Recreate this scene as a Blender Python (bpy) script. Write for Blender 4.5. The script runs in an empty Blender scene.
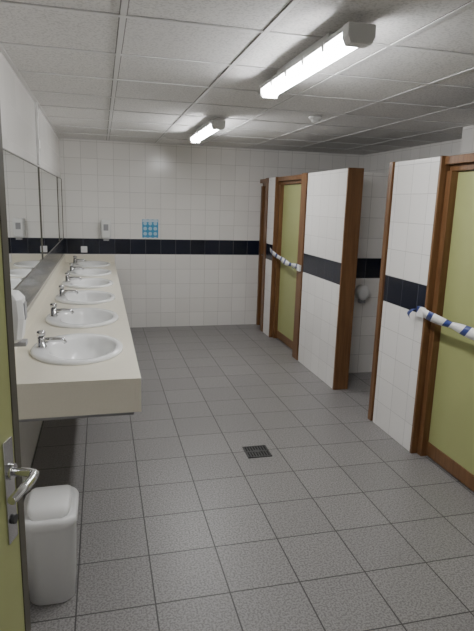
import bpy, bmesh, math
from mathutils import Vector, Matrix
S=bpy.context.scene
COL=S.collection
# ---------------------------------------------------------------- constants
H=1.70
XL,XC,XP,YB,ZC,ZT,HP=-0.476,0.164,2.10,7.19,2.427,0.896,2.03
XR=3.65; YF=-1.2
# ---------------------------------------------------------------- materials
def newmat(name):
    m=bpy.data.materials.new(name); m.use_nodes=True
    nt=m.node_tree; b=nt.nodes['Principled BSDF']
    return m,nt,b
def N(nt,t,**k):
    n=nt.nodes.new(t)
    for a,v in k.items(): setattr(n,a,v)
    return n
def math_(nt,op,a,b=None,c=None):
    n=N(nt,'ShaderNodeMath',operation=op)
    for i,v in enumerate((a,b,c)):
        if v is None: continue
        if isinstance(v,(int,float)): n.inputs[i].default_value=v
        else: nt.links.new(v,n.inputs[i])
    return n.outputs[0]
def mixc(nt,fac,a,b):
    n=N(nt,'ShaderNodeMix',data_type='RGBA')
    if isinstance(fac,(int,float)): n.inputs[0].default_value=fac
    else: nt.links.new(fac,n.inputs[0])
    for i,v in ((6,a),(7,b)):
        if isinstance(v,tuple): n.inputs[i].default_value=(*v,1)
        else: nt.links.new(v,n.inputs[i])
    return n.outputs[2]
def simple(name,col,rough=.5,metal=0,noise=0,scale=30,bump=0,spec=None):
    m,nt,b=newmat(name)
    b.inputs['Roughness'].default_value=rough; b.inputs['Metallic'].default_value=metal
    if spec is not None: b.inputs['Specular IOR Level'].default_value=spec
    tc=N(nt,'ShaderNodeTexCoord'); nz=N(nt,'ShaderNodeTexNoise'); nz.inputs['Scale'].default_value=scale
    nz.inputs['Detail'].default_value=5
    nt.links.new(tc.outputs['Object'],nz.inputs['Vector'])
    dark=tuple(c*(1-noise) for c in col)
    nt.links.new(mixc(nt,nz.outputs['Fac'],col,dark),b.inputs['Base Color'])
    if bump:
        bp=N(nt,'ShaderNodeBump'); bp.inputs['Strength'].default_value=bump; bp.inputs['Distance'].default_value=.002
        nt.links.new(nz.outputs['Fac'],bp.inputs['Height']); nt.links.new(bp.outputs[0],b.inputs['Normal'])
    return m
def gridmask(nt,u,v,size,g):
    us=math_(nt,'DIVIDE',u,size); vs=math_(nt,'DIVIDE',v,size)
    def line(s):
        f=math_(nt,'FRACT',s); d=math_(nt,'ABSOLUTE',math_(nt,'SUBTRACT',f,.5))
        return math_(nt,'GREATER_THAN',d,.5-g/size/2)
    mask=math_(nt,'MAXIMUM',line(us),line(vs))
    return mask,math_(nt,'FLOOR',us),math_(nt,'FLOOR',vs)
def cellnoise(nt,a,b_):
    cb=N(nt,'ShaderNodeCombineXYZ'); nt.links.new(a,cb.inputs[0]); nt.links.new(b_,cb.inputs[1])
    w=N(nt,'ShaderNodeTexWhiteNoise',noise_dimensions='2D'); nt.links.new(cb.outputs[0],w.inputs['Vector'])
    return w.outputs['Value']
def wall_tile():
    m,nt,b=newmat('glazed_wall_tile')
    geo=N(nt,'ShaderNodeNewGeometry'); sp=N(nt,'ShaderNodeSeparateXYZ'); nt.links.new(geo.outputs['Position'],sp.inputs[0])
    sn=N(nt,'ShaderNodeSeparateXYZ'); nt.links.new(geo.outputs['True Normal'],sn.inputs[0])
    isx=math_(nt,'GREATER_THAN',math_(nt,'ABSOLUTE',sn.outputs[0]),.5)
    X=math_(nt,'ADD',sp.outputs[0],10.03); Y=math_(nt,'ADD',sp.outputs[1],10.01)
    h=math_(nt,'ADD',math_(nt,'MULTIPLY',Y,isx),math_(nt,'MULTIPLY',X,math_(nt,'SUBTRACT',1.0,isx)))
    z=sp.outputs[2]
    zz=math_(nt,'ADD',z,10.0)
    mask,ci,cj=gridmask(nt,h,zz,.2,.0035)
    w=cellnoise(nt,ci,cj)
    white=mixc(nt,w,(.82,.80,.77),(.77,.75,.72))
    band=math_(nt,'MULTIPLY',math_(nt,'GREATER_THAN',z,1.0),math_(nt,'LESS_THAN',z,1.2))
    navy=mixc(nt,w,(.007,.009,.019),(.011,.014,.028))
    col=mixc(nt,band,white,navy)
    grout=mixc(nt,band,(.46,.44,.42),(.10,.10,.11))
    nt.links.new(mixc(nt,mask,col,grout),b.inputs['Base Color'])
    nt.links.new(math_(nt,'ADD',math_(nt,'MULTIPLY',mask,.5),.20),b.inputs['Roughness'])
    bp=N(nt,'ShaderNodeBump'); bp.inputs['Strength'].default_value=.35; bp.inputs['Distance'].default_value=.001
    nt.links.new(math_(nt,'SUBTRACT',1.0,mask),bp.inputs['Height']); nt.links.new(bp.outputs[0],b.inputs['Normal'])
    return m
def floor_tile():
    m,nt,b=newmat('grey_floor_tile')
    geo=N(nt,'ShaderNodeNewGeometry'); sp=N(nt,'ShaderNodeSeparateXYZ'); nt.links.new(geo.outputs['Position'],sp.inputs[0])
    X=math_(nt,'ADD',sp.outputs[0],3.3-.192); Y=math_(nt,'ADD',sp.outputs[1],3.3*2-3.65)
    mask,ci,cj=gridmask(nt,X,Y,.33,.0065)
    w=cellnoise(nt,ci,cj)
    nz=N(nt,'ShaderNodeTexNoise'); nz.inputs['Scale'].default_value=110; nz.inputs['Detail'].default_value=3; nz.inputs['Roughness'].default_value=.6
    nt.links.new(geo.outputs['Position'],nz.inputs['Vector'])
    n2=N(nt,'ShaderNodeTexNoise'); n2.inputs['Scale'].default_value=5; n2.inputs['Detail'].default_value=4
    nt.links.new(geo.outputs['Position'],n2.inputs['Vector'])
    base=mixc(nt,w,(.305,.292,.286),(.262,.251,.246))
    rp=N(nt,'ShaderNodeMapRange'); rp.inputs[1].default_value=.44; rp.inputs[2].default_value=.58; nt.links.new(nz.outputs['Fac'],rp.inputs[0])
    base=mixc(nt,math_(nt,'MULTIPLY',rp.outputs[0],.75),base,(.11,.105,.103))
    base=mixc(nt,math_(nt,'MULTIPLY',n2.outputs['Fac'],.25),base,(.2,.19,.187))
    nt.links.new(mixc(nt,mask,base,(.048,.045,.043)),b.inputs['Base Color'])
    nt.links.new(math_(nt,'ADD',math_(nt,'MULTIPLY',nz.outputs['Fac'],.2),.30),b.inputs['Roughness'])
    bp=N(nt,'ShaderNodeBump'); bp.inputs['Strength'].default_value=.3; bp.inputs['Distance'].default_value=.0015
    hh=math_(nt,'ADD',math_(nt,'SUBTRACT',1.0,mask),math_(nt,'MULTIPLY',nz.outputs['Fac'],.3))
    nt.links.new(hh,bp.inputs['Height']); nt.links.new(bp.outputs[0],b.inputs['Normal'])
    return m
def ceil_mat():
    m,nt,b=newmat('acoustic_ceiling_tile')
    geo=N(nt,'ShaderNodeNewGeometry'); sp=N(nt,'ShaderNodeSeparateXYZ'); nt.links.new(geo.outputs['Position'],sp.inputs[0])
    X=math_(nt,'ADD',sp.outputs[0],6-.105); Y=math_(nt,'ADD',sp.outputs[1],12-YB)
    mask,ci,cj=gridmask(nt,X,Y,.6,.034)
    w=cellnoise(nt,ci,cj)
    nz=N(nt,'ShaderNodeTexNoise'); nz.inputs['Scale'].default_value=85; nz.inputs['Detail'].default_value=3
    nt.links.new(geo.outputs['Position'],nz.inputs['Vector'])
    rp=N(nt,'ShaderNodeMapRange'); rp.inputs[1].default_value=.50; rp.inputs[2].default_value=.60; nt.links.new(nz.outputs['Fac'],rp.inputs[0])
    base=mixc(nt,w,(.76,.745,.725),(.67,.655,.64))
    base=mixc(nt,math_(nt,'MULTIPLY',rp.outputs[0],.42),base,(.38,.37,.36))
    base=mixc(nt,mask,base,(.22,.21,.20))
    nt.links.new(base,b.inputs['Base Color']); b.inputs['Roughness'].default_value=.9
    return m
def wood_mat(name,c1,c2):
    m,nt,b=newmat(name)
    geo=N(nt,'ShaderNodeNewGeometry'); mp=N(nt,'ShaderNodeMapping'); mp.inputs['Scale'].default_value=(30,30,1.6)
    nt.links.new(geo.outputs['Position'],mp.inputs['Vector'])
    nz=N(nt,'ShaderNodeTexNoise'); nz.inputs['Scale'].default_value=1.6; nz.inputs['Detail'].default_value=6; nz.inputs['Distortion'].default_value=.8
    nt.links.new(mp.outputs[0],nz.inputs['Vector'])
    rp=N(nt,'ShaderNodeMapRange'); rp.inputs[1].default_value=.3; rp.inputs[2].default_value=.7; nt.links.new(nz.outputs['Fac'],rp.inputs[0])
    nt.links.new(mixc(nt,rp.outputs[0],c1,c2),b.inputs['Base Color']); b.inputs['Roughness'].default_value=.38
    return m
def emis(name,col,st):
    m,nt,b=newmat(name); b.inputs['Base Color'].default_value=(*col,1)
    b.inputs['Emission Color'].default_value=(*col,1); b.inputs['Emission Strength'].default_value=st
    return m
M_tile=wall_tile(); M_floor=floor_tile(); M_ceil=ceil_mat()
M_bar=simple('ceiling_grid_metal',(.66,.65,.64),.5,0)
M_wood=wood_mat('varnished_pine',(.205,.102,.042),(.115,.052,.020))
M_green=simple('green_laminate',(.38,.40,.17),.4,0,.08,8)
M_counter=simple('cream_solid_surface',(.80,.755,.63),.3,0,.10,140)
M_porc=simple('white_porcelain',(.82,.82,.81),.08,0,.01,3)
M_chrome=simple('chrome',(.66,.66,.67),.14,1)
M_dkmetal=simple('drain_steel',(.10,.10,.10),.45,.7,.3,60)
M_black=simple('black_gap',(.008,.008,.008),.8)
M_white=simple('white_plastic',(.78,.78,.77),.35,0,.02,10)
M_grey=simple('grey_plastic',(.32,.32,.33),.4)
M_edge=simple('door_edge_band',(.10,.092,.07),.5,0,.1,10)
M_mirror=simple('mirror_glass',(.90,.92,.91),.01,1)
M_lamp=emis('lamp_diffuser',(.985,.99,1.0),74)
M_lamp2=emis('lamp_diffuser_dimmed',(.985,.99,1.0),26)  # same diffuser, emission turned down for contrast on the unseen rear lamp
M_tray=simple('lamp_tray_enamel',(.62,.62,.60),.4)
# ---------------------------------------------------------------- mesh builder
class MB:
    def __init__(s,name,mats): s.name=name; s.mats=mats; s.bm=bmesh.new()
    def mi(s,m):
        if m not in s.mats: s.mats.append(m)
        return s.mats.index(m)
    def box(s,a,b,m,M=None):
        (x0,y0,z0),(x1,y1,z1)=a,b
        x0,x1=sorted((x0,x1));y0,y1=sorted((y0,y1));z0,z1=sorted((z0,z1))
        v=[s.bm.verts.new(p) for p in [(x0,y0,z0),(x1,y0,z0),(x1,y1,z0),(x0,y1,z0),(x0,y0,z1),(x1,y0,z1),(x1,y1,z1),(x0,y1,z1)]]
        if M is not None:
            for q in v: q.co=M@q.co
        for f in [(0,3,2,1),(4,5,6,7),(0,1,5,4),(1,2,6,5),(2,3,7,6),(3,0,4,7)]:
            fc=s.bm.faces.new([v[i] for i in f]); fc.material_index=s.mi(m)
    def rings(s,rings,m,cap0=True,cap1=True,smooth=True,closed=True):
        R=[[s.bm.verts.new(p) for p in r] for r in rings]; n=len(R[0]); mi=s.mi(m)
        for a,b in zip(R[:-1],R[1:]):
            for i in range(n if closed else n-1):
                f=s.bm.faces.new([a[i],a[(i+1)%n],b[(i+1)%n],b[i]]); f.material_index=mi; f.smooth=smooth
        if cap0: f=s.bm.faces.new(R[0][::-1]); f.material_index=mi
        if cap1: f=s.bm.faces.new(R[-1]); f.material_index=mi
    def tube(s,pts,rad,m,n=16):
        pts=[Vector(p) for p in pts]; rads=rad if isinstance(rad,(list,tuple)) else [rad]*len(pts)
        rr=[]; up=None
        for i,p in enumerate(pts):
            d=(pts[min(i+1,len(pts)-1)]-pts[max(i-1,0)]).normalized()
            if up is None:
                up=Vector((0,0,1)) if abs(d.z)<.9 else Vector((1,0,0))
            a=d.cross(up).normalized(); b=a.cross(d).normalized(); up=b
            rr.append([p+a*math.cos(t)*rads[i]+b*math.sin(t)*rads[i] for t in [2*math.pi*k/n for k in range(n)]])
        s.rings(rr,m)
    def done(s,bevel=0,segs=2,parent=None,normals=True):
        if normals: bmesh.ops.recalc_face_normals(s.bm,faces=s.bm.faces)
        me=bpy.data.meshes.new(s.name); s.bm.to_mesh(me); s.bm.free()
        for m in s.mats: me.materials.append(m)
        o=bpy.data.objects.new(s.name,me); COL.objects.link(o)
        if bevel:
            md=o.modifiers.new('bevel','BEVEL'); md.width=bevel; md.segments=segs; md.limit_method='ANGLE'; md.angle_limit=.7
        if parent: o.parent=parent
        return o
def boxobj(name,a,b,m,bevel=0):
    q=MB(name,[]); q.box(a,b,m); return q.done(bevel)
# ---------------------------------------------------------------- room shell
boxobj('floor',(XL-.1,YF-.1,-.1),(XR+.1,YB+.1,0),M_floor)
boxobj('ceiling',(XL-.1,YF-.1,ZC),(XR+.1,YB+.1,ZC+.1),M_ceil)
boxobj('wall_left',(XL-.1,YF,0),(XL,YB,ZC),M_tile)
boxobj('wall_back',(XL-.1,YB,0),(XR+.1,YB+.1,ZC),M_tile)
boxobj('wall_right',(XR,YF,0),(XR+.1,YB,ZC),M_tile)
boxobj('wall_front',(XL-.1,YF-.1,0),(XR+.1,YF,ZC),M_tile)
boxobj('wall_pillar',(3.15,3.43,0),(XR,4.35,ZC),M_tile)
g=MB('ceiling_grid',[])
for i in range(0,7):
    xx=.105+.6*i
    if xx<XR: g.box((xx-.012,YF,ZC-.004),(xx+.012,YB,ZC+.002),M_bar)
for i in range(1,14):
    yy=YB-.6*i
    if yy>YF: g.box((XL,yy-.012,ZC-.005),(XR,yy+.012,ZC+.002),M_bar)
g.box((XL,YF,ZC-.005),(XL+.022,YB,ZC+.002),M_bar); g.box((XL,YB-.022,ZC-.005),(XR,YB,ZC+.002),M_bar)
g.done()
# ---------------------------------------------------------------- toilet partitions
T=.14
def partition(y0,y1,farTrim,nearEnd=True,name='toilet_partition'):
    q=MB(name,[])
    q.box((XP,y0+(.02 if nearEnd else 0),0),(XP+T,y1-(.02 if farTrim else 0),HP),M_tile)
    if nearEnd: q.box((XP-.004,y0,0),(XP+T+.004,y0+.022,HP+.004),M_wood)
    if farTrim:
        q.box((XP-.008,y1-.002,0),(XP+T+.004,y1+farTrim,HP+.004),M_wood)
    return q.done(.002)
partition(3.07,3.66,.05)
partition(4.40,5.38,.15)
partition(6.42,6.74,.09)
partition(YF,2.22,.06,False)
for yc in (3.37,4.90,6.60):
    q=MB('toilet_divider',[]); q.box((XP+T+.008,yc-.05,0),((3.15 if yc<4 else XR)-.01,yc+.05,HP),M_tile); q.done()
def stall_door(y0,y1,mat=None,name='stall_door'):
    q=MB(name,[]); mat=mat or M_green
    xd=XP+.085
    q.box((XP+.02,y0+.001,HP-.05),(XP+T-.01,y1-.001,HP),M_wood)
    q.box((XP+.06,y0+.001,HP-.09),(XP+T-.01,y1-.001,HP-.05),M_wood)
    q.box((XP+.06,y0+.001,0.0),(XP+T-.01,y0+.04,HP-.09),M_wood)
    q.box((XP+.04,y1-.05,0.0),(XP+T-.01,y1-.001,HP-.09),M_wood)
    q.box((xd+.002,y0+.042,.02),(xd+.04,y1-.052,HP-.095),mat)
    q.box((xd-.006,y0+.042,.012),(xd+.04,y1-.052,.11),M_wood)
    yh=y0+.12
    q.tube([(xd+.003,yh,1.02),(xd-.045,yh,1.02)],.009,M_chrome)
    q.tube([(xd-.04,yh-.008,1.02),(xd-.045,yh+.10,1.02)],.008,M_chrome)
    q.tube([(xd+.003,yh,1.02),(xd-.006,yh,1.02)],.026,M_chrome,24)
    return q.done(.002)
stall_door(2.285,3.068)
stall_door(5.535,6.418)
stall_door(6.835,YB-.004,M_wood,'cupboard_door')
def tape_mat():
    m,nt,b=newmat('barrier_tape_print')
    geo=N(nt,'ShaderNodeNewGeometry'); sp=N(nt,'ShaderNodeSeparateXYZ'); nt.links.new(geo.outputs['Position'],sp.inputs[0])
    f=math_(nt,'FRACT',math_(nt,'MULTIPLY',math_(nt,'ADD',sp.outputs[1],math_(nt,'MULTIPLY',sp.outputs[2],.8)),5.5))
    st=math_(nt,'GREATER_THAN',f,.68)
    nt.links.new(mixc(nt,st,(.82,.82,.80),(.03,.05,.20)),b.inputs['Base Color']); b.inputs['Roughness'].default_value=.35
    return m
M_tape=tape_mat()
def tape(y0,z0,y1,z1,sag,tails):
    q=MB('barrier_tape',[]); n=40
    A=[];B=[]
    for i in range(n+1):
        t=i/n; y=y0+(y1-y0)*t; z=z0+(z1-z0)*t-sag*4*t*(1-t)
        w=.034*(.55+.45*abs(math.cos(t*7.3)))
        x=XP-.032+.008*math.sin(t*13)
        A.append((x-.004*math.sin(t*9),y,z+w)); B.append((x+.006*math.sin(t*9),y,z-w))
    q.rings([A,B],M_tape,False,False,True,False)
    for (yk,zk,L) in tails:
        q.box((XP-.032,yk-.03,zk-.03),(XP-.010,yk+.045,zk+.035),M_tape)
        A=[];B=[]
        for i in range(11):
            t=i/10; A.append((XP-.045-.03*math.sin(t*3),yk+.03+.05*t,zk+.02-L*t)); B.append((XP-.04-.03*math.sin(t*3+.5),yk+.03+.05*t+.045,zk+.01-L*t*.9))
        q.rings([A,B],M_tape,False,False,True,False)
    o=q.done(); md=o.modifiers.new('thick','SOLIDIFY'); md.thickness=.0008
    return o
tape(2.16,1.02,3.10,1.03,.02,[(3.09,1.02,.08)])
tape(5.42,1.04,6.46,1.14,.03,[(5.42,1.03,.05)])
q=MB('toilet_paper_dispenser',[])
cx,cz,ry=2.535,.86,.06
R=[]
for y,s in ((4.849,1),(4.78,1),(4.765,.93),(4.76,.5)):
    R.append([(cx+ry*s*math.cos(a),y,cz+ry*s*math.sin(a)*1.25) for a in [2*math.pi*k/32 for k in range(32)]])
q.rings(R,M_white); q.box((cx-.025,4.78,cz-.105),(cx+.025,4.84,cz-.065),M_grey)
q.done()
# ---------------------------------------------------------------- vanity counter
SY=[2.92+.79*i for i in range(6)]; SX=-.138; RX,RY=.241,.30
y_start=2.38
q=MB('vanity_counter',[])
bounds=[y_start]+[(SY[i]+SY[i+1])/2 for i in range(5)]+[YB-.001]
x0,x1=XL+.001,XC; mi=q.mi(M_counter)
for i,sy in enumerate(SY):
    ya,yb=bounds[i],bounds[i+1]
    ang=[2*math.pi*k/48 for k in range(48)]
    for cxx in (x0,x1):
        for cyy in (ya,yb): ang.append(math.atan2(cyy-sy,cxx-SX)%(2*math.pi))
    ang=sorted(set(round(a,5) for a in ang))
    inn=[];low=[];out=[]
    for a in ang:
        c,s=math.cos(a),math.sin(a)
        tx=((x1-SX) if c>0 else (x0-SX))/c if abs(c)>1e-6 else 1e9
        ty=((yb-sy) if s>0 else (ya-sy))/s if abs(s)>1e-6 else 1e9
        t=min(tx,ty); out.append(q.bm.verts.new((SX+c*t,sy+s*t,ZT)))
        e=1/math.sqrt((c/(RX-.02))**2+(s/(RY-.02))**2)
        inn.append(q.bm.verts.new((SX+c*e,sy+s*e,ZT))); low.append(q.bm.verts.new((SX+c*e,sy+s*e,ZT-.03)))
    n=len(ang)
    for k in range(n):
        f=q.bm.faces.new([inn[k],out[k],out[(k+1)%n],inn[(k+1)%n]]); f.material_index=mi
        f=q.bm.faces.new([inn[k],inn[(k+1)%n],low[(k+1)%n],low[k]]); f.material_index=mi
q.box((XC-.025,y_start,ZT-.165),(XC,YB-.001,ZT-.0005),M_counter)
q.box((XL+.001,y_start,ZT-.165),(XC-.0255,y_start+.025,ZT-.0005),M_counter)
q.box((XL+.001,y_start+.0,ZT),(XL+.022,YB-.001,ZT+.10),M_counter)
q.box((XL+.022,YB-.02,ZT),(XC-.0,YB-.001,ZT+.10),M_counter)
for yy in (2.45,3.3,4.1,4.9,5.7,6.5,7.1):
    q.box((XL+.001,yy-.015,ZT-.20),(XC-.03,yy+.015,ZT-.166),M_grey)
    q.box((XL+.001,yy-.015,ZT-.42),(XL+.03,yy+.015,ZT-.20),M_grey)
q.done(.0)
# ---------------------------------------------------------------- basins and taps
def basin(sy):
    q=MB('wash_basin',[]); n=56
    A=[2*math.pi*k/n for k in range(n)]
    P=[(.219,.278,0,-.004),(RX,RY,0,0.001),(RX,RY,0,.010),(RX-.006,RY-.006,0,.018),(RX-.02,RY-.02,0,.021),
       (.190,.250,.014,.017),(.178,.238,.024,.012),(.170,.229,.027,.0),(.164,.220,.027,-.03),(.150,.200,.027,-.075),
       (.118,.160,.02,-.115),(.07,.095,.015,-.135),(.028,.028,.01,-.142)]
    R=[[(SX+o+rx*math.cos(a),sy+ry*math.sin(a),ZT+z) for a in A] for rx,ry,o,z in P]
    q.rings(R,M_porc,False,False)
    q.rings([[(SX+.01+r*math.cos(a),sy+r*math.sin(a),ZT+z) for a in A] for r,z in ((.03,-.1425),(.028,-.139),(.018,-.140),(.008,-.1445))],M_chrome,False,True)
    P=[(.200,.260,0,-.004),(.185,.243,.02,-.03),(.168,.220,.02,-.085),(.13,.175,.015,-.13),(.06,.08,.01,-.155),(.03,.03,.01,-.16)]
    q.rings([[(SX+o+rx*math.cos(a),sy+ry*math.sin(a),ZT+z) for a in A] for rx,ry,o,z in P],M_porc,False,True)
    cx=SX+.01
    q.tube([(cx,sy,ZT-.155),(cx,sy,ZT-.24)],.018,M_chrome)
    q.tube([(cx,sy,ZT-.23),(cx,sy,ZT-.33)],.032,M_chrome,20)
    q.tube([(cx,sy,ZT-.27),(cx-.1,sy,ZT-.27),(XL+.004,sy,ZT-.27)],.015,M_chrome)
    o=q.done(normals=False)
    return o
def tap(sy):
    q=MB('basin_tap',[]); bx=SX-.185; z=ZT+.0215
    q.tube([(bx,sy,z),(bx,sy,z+.006),(bx,sy,z+.007),(bx,sy,z+.05),(bx,sy,z+.055)],[.027,.026,.021,.021,.017],M_chrome,24)
    q.tube([(bx,sy,z+.05),(bx,sy,z+.062),(bx,sy,z+.064),(bx,sy,z+.083),(bx,sy,z+.089)],[.013,.013,.022,.023,.015],M_chrome,24)
    q.tube([(bx+.008,sy,z+.034),(bx+.06,sy,z+.040),(bx+.108,sy,z+.036),(bx+.124,sy,z+.018)],[.015,.013,.012,.011],M_chrome,18)
    return q.done()
for sy in SY: basin(sy); tap(sy)
# ---------------------------------------------------------------- mirrors
for (a,b) in ((2.62,4.54),(4.60,6.42),(6.48,7.12)):
    q=MB('wall_mirror',[]); z0,z1=1.21,1.93
    q.box((XL+.001,a,z0),(XL+.010,b,z1),M_mirror)
    for (p,r) in (((a-.006,z0-.006),(b+.006,z0)),((a-.006,z1),(b+.006,z1+.006)),((a-.006,z0),(a,z1)),((b,z0),(b+.006,z1))):
        q.box((XL+.001,p[0],p[1]),(XL+.014,r[0],r[1]),M_edge)
    q.done()
q=MB('cable_conduit',[]); q.box((XL+.001,4.60,1.95),(XL+.018,4.625,ZC-.006),M_white); q.box((XL+.001,4.585,2.08),(XL+.024,4.64,2.14),M_white); q.done(.002)
# ---------------------------------------------------------------- soap dispensers
def dispenser(name,M):
    q=MB(name,[])
    R=[]
    for z,w,d in ((-.12,.045,.06),(-.10,.062,.085),(.0,.066,.10),(.09,.066,.095),(.12,.058,.07),(.125,.04,.04)):
        ring=[(-w,0,z),(w,0,z),(w,-d*.75,z),(w*.75,-d,z),(-w*.75,-d,z),(-w,-d*.75,z)]
        R.append([M@Vector(p) for p in ring])
    q.rings(R,M_white,smooth=False)
    q.box((-.03,-.104,-.01),(.03,-.094,.07),M_grey,M)
    q.box((-.035,-.10,-.14),(.035,-.03,-.118),M_grey,M)
    return q.done(.003)
dispenser('soap_dispenser',Matrix.Translation((.06,YB-.001,1.32)))
dispenser('soap_dispenser',Matrix.Translation((XL+.016,2.66,1.14))@Matrix.Rotation(math.radians(90),4,'Z'))
# ---------------------------------------------------------------- sign
def sign_mat():
    m,nt,b=newmat('hand_washing_sign_print')
    geo=N(nt,'ShaderNodeNewGeometry'); sp=N(nt,'ShaderNodeSeparateXYZ'); nt.links.new(geo.outputs['Position'],sp.inputs[0])
    u=math_(nt,'MULTIPLY',math_(nt,'SUBTRACT',sp.outputs[0],.53),15.0); v=math_(nt,'MULTIPLY',math_(nt,'SUBTRACT',sp.outputs[2],1.24),15.0)
    fu=math_(nt,'SUBTRACT',math_(nt,'FRACT',u),.5); fv=math_(nt,'SUBTRACT',math_(nt,'FRACT',v),.5)
    r=math_(nt,'SQRT',math_(nt,'ADD',math_(nt,'MULTIPLY',fu,fu),math_(nt,'MULTIPLY',fv,fv)))
    c=math_(nt,'LESS_THAN',r,.36)
    nt.links.new(mixc(nt,c,(.05,.28,.50),(.40,.58,.70)),b.inputs['Base Color']); b.inputs['Roughness'].default_value=.5
    return m
q=MB('hand_washing_sign',[]); q.box((.525,YB-.006,1.22),(.735,YB-.001,1.46),sign_mat()); q.box((.53,YB-.007,1.425),(.73,YB-.006,1.455),simple('sign_header',(.5,.62,.72),.5)); q.done()
q=MB('wall_socket',[]); q.box((-.26,YB-.012,1.02),(-.18,YB-.001,1.10),M_white); q.box((-.245,YB-.02,1.035),(-.195,YB-.012,1.085),M_white); q.done(.002)
# ---------------------------------------------------------------- floor drain
q=MB('floor_drain',[]); cx,cy,s=1.025,3.30,.085
q.box((cx-s,cy-s,.0002),(cx+s,cy+s,.002),M_black)
for a,b in (((-s,-s),(s,-s+.012)),((-s,s-.012),(s,s)),((-s,-s),(-s+.012,s)),((s-.012,-s),(s,s))):
    q.box((cx+a[0],cy+a[1],.001),(cx+b[0],cy+b[1],.006),M_dkmetal)
for i in range(7):
    xx=cx-s+.022+i*.0195
    q.box((xx,cy-s+.012,.001),(xx+.009,cy-.008,.005),M_dkmetal); q.box((xx,cy+.008,.001),(xx+.009,cy+s-.012,.005),M_dkmetal)
q.box((cx-s,cy-.008,.001),(cx+s,cy+.008,.006),M_dkmetal)
A=[2*math.pi*k/24 for k in range(24)]
q.rings([[(cx+.022*math.cos(a),cy+.022*math.sin(a),z) for a in A] for z in (.001,.007)],M_dkmetal)
q.done()
# ---------------------------------------------------------------- trash bin
def rr(cx,cy,hx,hy,r,z,n=8):
    pts=[]
    for (sx,sy_,a0) in ((1,1,0),(-1,1,90),(-1,-1,180),(1,-1,270)):
        for k in range(n+1):
            a=math.radians(a0+90*k/n); pts.append((cx+sx*(hx-r)+r*math.cos(a),cy+sy_*(hy-r)+r*math.sin(a),z))
    return pts
q=MB('trash_bin',[]); bx,by=-.240,2.21
q.rings([rr(bx,by,hx,hy,.06,z) for hx,hy,z in ((.088,.120,.001),(.093,.126,.006),(.104,.140,.355),(.107,.143,.36))],M_white)
q.rings([rr(bx,by,hx,hy,.07,z) for hx,hy,z in ((.104,.141,.356),(.114,.150,.364),(.115,.151,.392),(.111,.147,.402),(.101,.137,.408),(.094,.128,.404))],M_white)
R=[]
for i in range(15):
    t=-1+2*i/14; y=by+t*.122; z=.405+.046*math.sqrt(max(0,1-t*t*.98)); w=.05+.036*math.sqrt(max(0,1-t**4*.95))
    R.append([(bx-w,y,.401),(bx-w,y,z-.006),(bx-w+.012,y,z),(bx+w-.012,y,z),(bx+w,y,z-.006),(bx+w,y,.401)])
q.rings(R,M_white,smooth=True)
q.done()
# ---------------------------------------------------------------- entrance door
E=Vector((-.190,1.20,0)); Hh=Vector((-.425,.47,0)); d=(Hh-E); L=d.length; ang=math.atan2(d.y,d.x)
MD=Matrix.Translation(E)@Matrix.Rotation(ang,4,'Z')
nrm=(MD.to_3x3()@Vector((0,1,0))); sgn=1 if nrm.dot(Vector((0,0,0))-E)>0 else -1
q=MB('entrance_door',[])
def lb(a,b,m):
    q.box((a[0],a[1]*sgn,a[2]),(b[0],b[1]*sgn,b[2]),m,MD)
lb((0.026,-.04,.01),(L,0,2.04),M_green)
lb((0,-.042,.01),(.026,.002,2.04),M_edge)
lb((.038,0,.95),(.078,.004,1.19),M_chrome)
def lp(p): return MD@Vector((p[0],p[1]*sgn,p[2]))
q.tube([lp((.055,.002,1.115)),lp((.055,.012,1.115))],.018,M_chrome,20)
q.tube([lp((.055,.008,1.115)),lp((.055,.048,1.115)),lp((.060,.060,1.115)),lp((.085,.064,1.115)),lp((.165,.060,1.113))],[.010,.010,.0105,.010,.009],M_chrome)
q.tube([lp((.055,.003,1.0)),lp((.055,.010,1.0))],.011,M_dkmetal,16)
q.done(.001)
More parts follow.
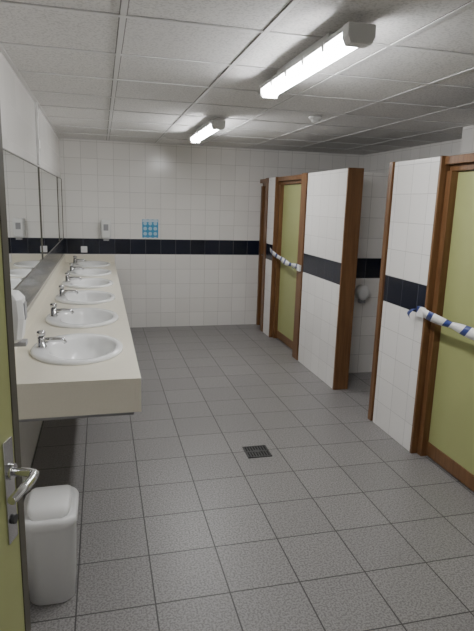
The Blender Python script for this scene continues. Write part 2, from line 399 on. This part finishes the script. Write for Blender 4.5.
# ---------------------------------------------------------------- lamps
def lamp(cx,y0,y1,M_l):
    q=MB('fluorescent_lamp',[])
    q.box((cx-.03,y0+.25,ZC-.045),(cx+.03,y1-.25,ZC-.006),M_tray)
    def prof(y,P): return [(cx+px,y,ZC+pz) for px,pz in P]
    tray=[(-.056,-.062),(-.052,-.040),(.052,-.040),(.056,-.062)]
    q.rings([prof(y0,tray),prof(y1,tray)],M_tray,smooth=False)
    dif=[(.046*math.cos(a),-.075+.034*math.sin(a)) for a in [math.pi+math.pi*k/12 for k in range(13)]]+[(.046,-.063),(-.046,-.063)]
    q.rings([prof(y0+.035,dif),prof(y1-.035,dif)],M_l,smooth=False)
    cap=[(-.057,-.040),(.057,-.040),(.057,-.085),(.043,-.112),(-.043,-.112),(-.057,-.085)]
    q.rings([prof(y0-.006,cap),prof(y0+.050,cap)],M_tray,smooth=False)
    q.rings([prof(y1-.040,cap),prof(y1+.006,cap)],M_tray,smooth=False)
    for k in range(1,5):
        yy=y0+(y1-y0)*k/5
        for s_ in (-1,1): q.box((cx+s_*.050,yy-.012,ZC-.085),(cx+s_*.059,yy+.012,ZC-.045),M_tray)
    return q.done()
lamp(.985,2.04,3.24,M_lamp)
lamp(.99,4.66,5.86,M_lamp)
lamp(.985,-.60,.60,M_lamp2)
q=MB('smoke_detector',[]); A=[2*math.pi*k/32 for k in range(32)]
q.rings([[(1.74+r*math.cos(a),4.35+r*math.sin(a),ZC+z) for a in A] for r,z in ((.055,-.0045),(.055,-.02),(.048,-.028),(.036,-.03),(.034,-.045),(.022,-.052))],M_white)
q.done()
# ---------------------------------------------------------------- world
w=bpy.data.worlds.new('world'); S.world=w; w.use_nodes=True
w.node_tree.nodes['Background'].inputs[0].default_value=(.5,.5,.5,1); w.node_tree.nodes['Background'].inputs[1].default_value=.2
# ---------------------------------------------------------------- camera
f,th,p,ro=531.48,.2522,.2077,.0301
R_=Vector((math.cos(th),-math.sin(th),0)); F_=Vector((math.sin(th)*math.cos(p),math.cos(th)*math.cos(p),-math.sin(p))); U_=R_.cross(F_)
R2=R_*math.cos(ro)+U_*math.sin(ro); U2=-R_*math.sin(ro)+U_*math.cos(ro)
cam=bpy.data.cameras.new('camera'); co=bpy.data.objects.new('camera',cam); COL.objects.link(co)
m=Matrix((R2,U2,-F_)).transposed().to_4x4(); m.translation=(0,0,H); co.matrix_world=m
cam.sensor_fit='VERTICAL'; cam.sensor_height=24; cam.lens=f/631*24; cam.clip_start=.02
S.camera=co
